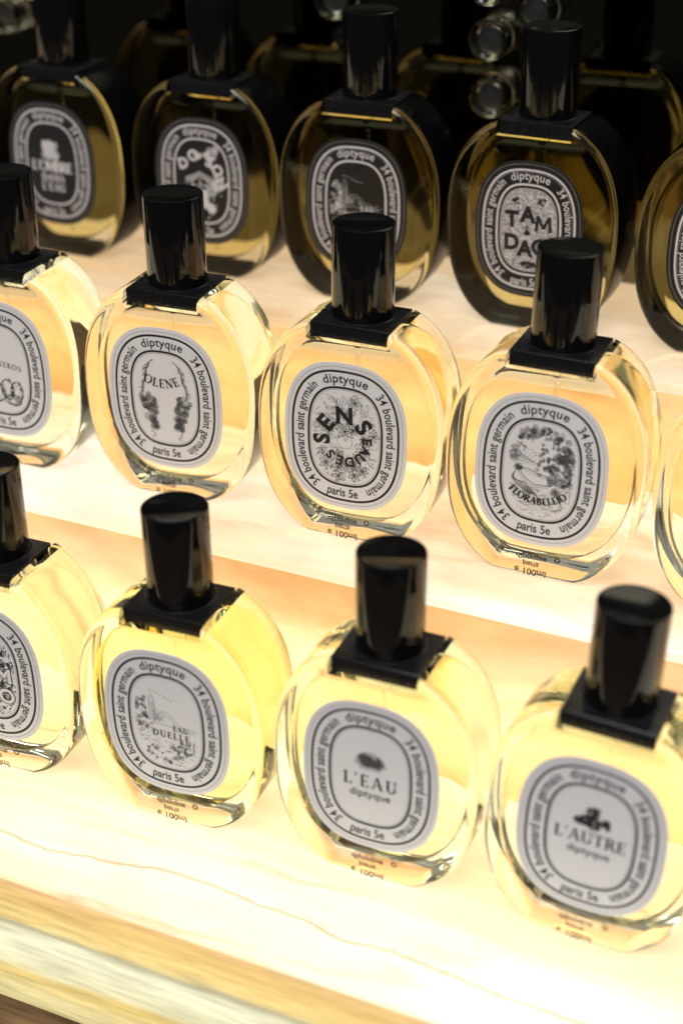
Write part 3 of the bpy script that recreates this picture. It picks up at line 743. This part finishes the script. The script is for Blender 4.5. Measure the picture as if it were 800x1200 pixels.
LW, LH = 2.745, 3.352
def make_label(parent, kind, art, sc_=(1, 1)):
    dark = kind == 'dark'
    P = sup_pts(LW, LH, 2.6, 128); n = len(P)
    verts = [(x * .995, -.028, z * .995) for x, z in P] + [(x, -.02, z) for x, z in P] + [(x, 0, z) for x, z in P]
    faces = [tuple(range(n))[::-1]] + [(i, (i + 1) % n, n + (i + 1) % n, n + i) for i in range(n)] + [(n + i, n + (i + 1) % n, 2 * n + (i + 1) % n, 2 * n + i) for i in range(n)]
    lab = link_mesh('label', verts, faces, M['paper_dark'] if dark else M['paper'], parent)
    bmx = bmesh.new(); bmx.from_mesh(lab.data); bmesh.ops.recalc_face_normals(bmx, faces=bmx.faces[:]); bmx.to_mesh(lab.data); bmx.free()
    lab.location = Vector((0, -YF - .004, ZC)) * S; lab.scale = (sc_[0], 1, sc_[1])
    mi = 1 if dark else 0
    mats = [M['ink'], M['ink_white' if dark else 'paper'], M['ink_grey'], M['ink_dim']]
    bd = Ink()
    if dark:
        bd.ring(2.60, 3.20, .016, 2.6, 3); bd.ring(2.33, 2.93, .105, 2.65, 1); bd.ring(1.62, 2.23, .105, 2.8, 1); bd.ring(2.22, 2.82, .016, 2.65, 3)
    else:
        bd.ring(2.57, 3.17, .014, 2.6, 2); bd.ring(2.37, 2.97, .10, 2.65, 0); bd.ring(1.64, 2.25, .10, 2.8, 0); bd.ring(1.545, 2.155, .014, 2.8, 2)
    b = bd.build('label_border', mats, lab)
    tx = Ink(); of = .011 if not dark else .013
    Ab, Bb, nb = 1.86, 2.47, 2.7
    ring_text(tx, Ab, Bb, nb, 'diptyque', 0.0, .56, True, mi, of, .135)
    ring_text(tx, Ab, Bb, nb, '34 boulevard saint germain', .266, .56, True, mi, of, .335)
    ring_text(tx, Ab, Bb, nb, '34 boulevard saint germain', .746, .56, True, mi, of, .335)
    ring_text(tx, 2.18, 2.79, 2.7, 'paris 5e', .506, .56, False, mi, of, .088)
    t = tx.build('label_lettering', mats, lab)
    a = art(0).build('label_artwork', mats, lab)
    for o in (b, t, a):
        if o: o.location.y = -.0305 * S
    return lab
M['ink_dim'] = principled('silver_grey_ink', (0.42, 0.41, 0.41), 0.5)

_shared = {}
def part(name, key, builder, parent, loc=(0, 0, 0)):
    """first call builds the mesh, later calls copy the object"""
    if key not in _shared:
        o = builder(); _shared[key] = o
    else:
        o = _shared[key].copy(); C.objects.link(o)
    o.name = name; o.parent = parent; o.location = Vector(loc) * S
    return o
def cap_build():
    r = 1.30
    prof = [(0, CAPH - .02), (r - .16, CAPH - .02), (r - .10, CAPH), (r - .05, CAPH), (r - .012, CAPH - .02), (r, CAPH - .07), (r, .10), (r - .02, .05), (r - .07, .03), (0, .03)]
    return bm_obj('cap', lathe_bm(prof, 96), M['cap'], None, math.radians(40))
def plate_build():
    bm = bmesh.new(); bmesh.ops.create_cube(bm, size=1)
    for v in bm.verts: v.co = Vector((v.co.x * 3.43, v.co.y * 2.884 - .137, (v.co.z + .5) * PT))
    bmesh.ops.bevel(bm, geom=bm.edges[:], offset=.045, segments=3, profile=.6, affect='EDGES')
    lathe_bm([(1.40, PT - .05), (1.40, PT + .012), (1.37, PT + .03), (1.2, PT + .03)], 64, bm)
    return bm_obj('collar', bm, M['plate'])
def tube_build():
    bm = lathe_bm([(.0, -7.2), (.11, -7.2), (.11, 0), (0, 0)], 16)
    return bm_obj('dip_tube', bm, M['tube'])
def pump_build():
    bm = lathe_bm([(0, -.62), (.16, -.62), (.20, -.45), (.20, -.1), (.55, -.08), (.55, 0), (0, 0)], 32)
    return bm_obj('pump', bm, M['pump'])
def print_reflection_build():
    k = Ink()
    for i, (t, s_) in enumerate((('diptyque', .38), ('paris', .36), ('e 100ml', .42))):
        sans_line(k, t, -.1, -.30 + .33 * i, s_, 0, .02)
    k.stroke([(1.0 + .10 * math.cos(a * PI / 6), -.28 + .10 * math.sin(a * PI / 6)) for a in range(12)], .06, 0, True)
    k.v = [(x, y, -z) for x, y, z in k.v]      # the base's mirror image of the print, drawn upside down in ink
    o = k.build('painted_print_reflection', [M['ink']], None)
    return o

def bottle(row, x, yoff, yaw, roll, pitch, label, art, liq, dark=False, group=None, lscale=(1, 1), lname=None):
    base = {1: (Y1, Z1), 2: (0, Z2), 3: (Y3, Z3)}[row]
    lift = abs(roll) * 1.45 + abs(pitch) * 1.5 + .006
    # the camera fit leaned each bottle about its middle; carry that to the base
    root = empty('perfume_bottle', (x - roll * .85, base[0] + yoff + pitch * .85, base[1] + lift), (pitch, roll, yaw))
    tag(root, label, 'perfume bottle', group)
    key = 'd' if dark else 'c'
    part('bottle_glass', 'body' + key, lambda: body_mesh('bottle_glass', [M['glass'], M['lacquer']], dark), root)
    part('perfume', 'liq' + liq, lambda: liquid_mesh('perfume', M[liq]), root)
    part('dip_tube', 'tube', tube_build, root, (0.05, 0, 8.3))
    part('pump', 'pump', pump_build, root, (0, 0, HB - .01))
    part('collar', 'plate', plate_build, root, (0, 0, HB + .004))
    part('cap', 'cap', cap_build, root, (0, 0, HB + PT))
    if not dark:
        o = part('painted_print_reflection', 'print', print_reflection_build, root, (0, -YF - .002, .78))
    make_label(root, 'dark' if dark else 'pale', art, lscale)
    return root

G1 = 'clear perfume bottles on the lowest step'; G2 = 'clear perfume bottles on the middle step'; G3 = 'black-sided perfume bottles on the back step'
bottle(1, -9.601, .013, .021, -.006, .005, 'clear bottle cut by the left edge, M and O on its leafy label, lowest step', art_moh, 'liq_pale', group=G1)
bottle(1, -.94, -.07, .029, -.014, .001, 'bottle of yellow perfume with EAU DUELLE and a tower landscape on its label', art_duelle, 'liq_yellow', group=G1)
bottle(1, 7.696, .061, .017, -.005, -.006, "clear bottle with L'EAU under a flower crest on its label, lowest step", art_eau, 'liq_pale', group=G1)
bottle(1, 16.064, .066, -.011, .031, -.012, "nearest blurred bottle with L'AUTRE under a leafy sprig on its label", art_autre, 'liq_pale', group=G1)
bottle(2, -15.575, -.086, .027, .001, .004, 'clear bottle cut by the left edge, dark figs under arched lettering, middle step', art_phil, 'liq_peach', group=G2)
bottle(2, -6.996, .144, .055, -.005, .008, 'clear bottle with OLENE between two flower garlands on its label', art_olene, 'liq_peach', group=G2)
bottle(2, 1.791, -.216, .038, .006, -.002, 'clear bottle with SENS EAU DES lettered in a circle over flowers', art_sens, 'liq_peach', group=G2)
bottle(2, 10.231, .024, .020, .008, -.014, 'clear bottle with FLORABELLIO curved under a blossom drawing on its label', art_flora, 'liq_peach', group=G2)
bottle(2, 18.9, 0, .02, 0, 0, 'clear bottle cut off by the right edge of the photo on the middle step', art_plain, 'liq_peach', group=G2)
LS = (.942, .954)
bottle(3, -20.38, 0, -.005, -.001, .004, "black-sided bottle with a white rose above L'OMBRE DANS L'EAU on its black label", art_ombre, 'liq_amber', True, G3, LS)
bottle(3, -11.838, .35, .021, -.001, -.003, 'black-sided bottle with DO SON arched over a pagoda roof on its black label', art_doson, 'liq_amber', True, G3, LS)
bottle(3, -3.296, -.038, .043, -.002, .003, 'black-sided bottle with a white tower landscape drawn on its black label', art_third, 'liq_amber', True, G3, LS)
bottle(3, 5.555, -.239, -.032, -.007, .010, 'black-sided bottle with big black TAM DAO letters on a mottled pale panel', art_tam, 'liq_amber', True, G3, LS)
bottle(3, 14.4, 0, 0, 0, 0, 'black-sided bottle cut off by the right edge on the back step', art_swirl, 'liq_amber', True, G3, LS)

# ------------------------------------------------------------------ small round glass vials fixed to the dark panel, open ends outward
def vial_build():
    prof = [(.0, 0), (.98, 0), (1.02, -.15), (1.02, -1.25), (.98, -1.38), (.86, -1.42), (.74, -1.36), (.70, -1.2), (.68, -.35), (.5, -.25), (0, -.25)]
    return bm_obj('vial_glass', lathe_bm(prof, 48, axis='Y'), M['glass_dark'])
def plug_build():
    return bm_obj('vial_lining', lathe_bm([(0, -.27), (.46, -.27), (.62, -.4), (.62, -.9), (.3, -1.0), (0, -1.0)], 32, axis='Y'), M['pump'])
vials = [(.52, 16.9, 'topmost round glass vial of the column, cut by the top edge'),
         (.67, 14.33, 'round glass vial second from the top in the column on the dark panel'),
         (.81, 11.58, 'lowest round glass vial of the column on the dark panel'),
         (2.88, 15.83, 'round glass vial right of the column, just above a black cap'),
         (-7.6, 15.6, 'round glass vial behind the third back-row cap at the top edge'),
         (-27.6, 13.3, 'round glass vial at the top left corner on the dark panel')]
for i, (x, z, lb) in enumerate(vials):
    v = empty('glass_vial', (x, WALL - .01, z)); tag(v, lb, 'glass vial', 'round glass vials on the dark panel')
    part('vial_glass', 'vg', vial_build, v); part('vial_lining', 'vl', plug_build, v)
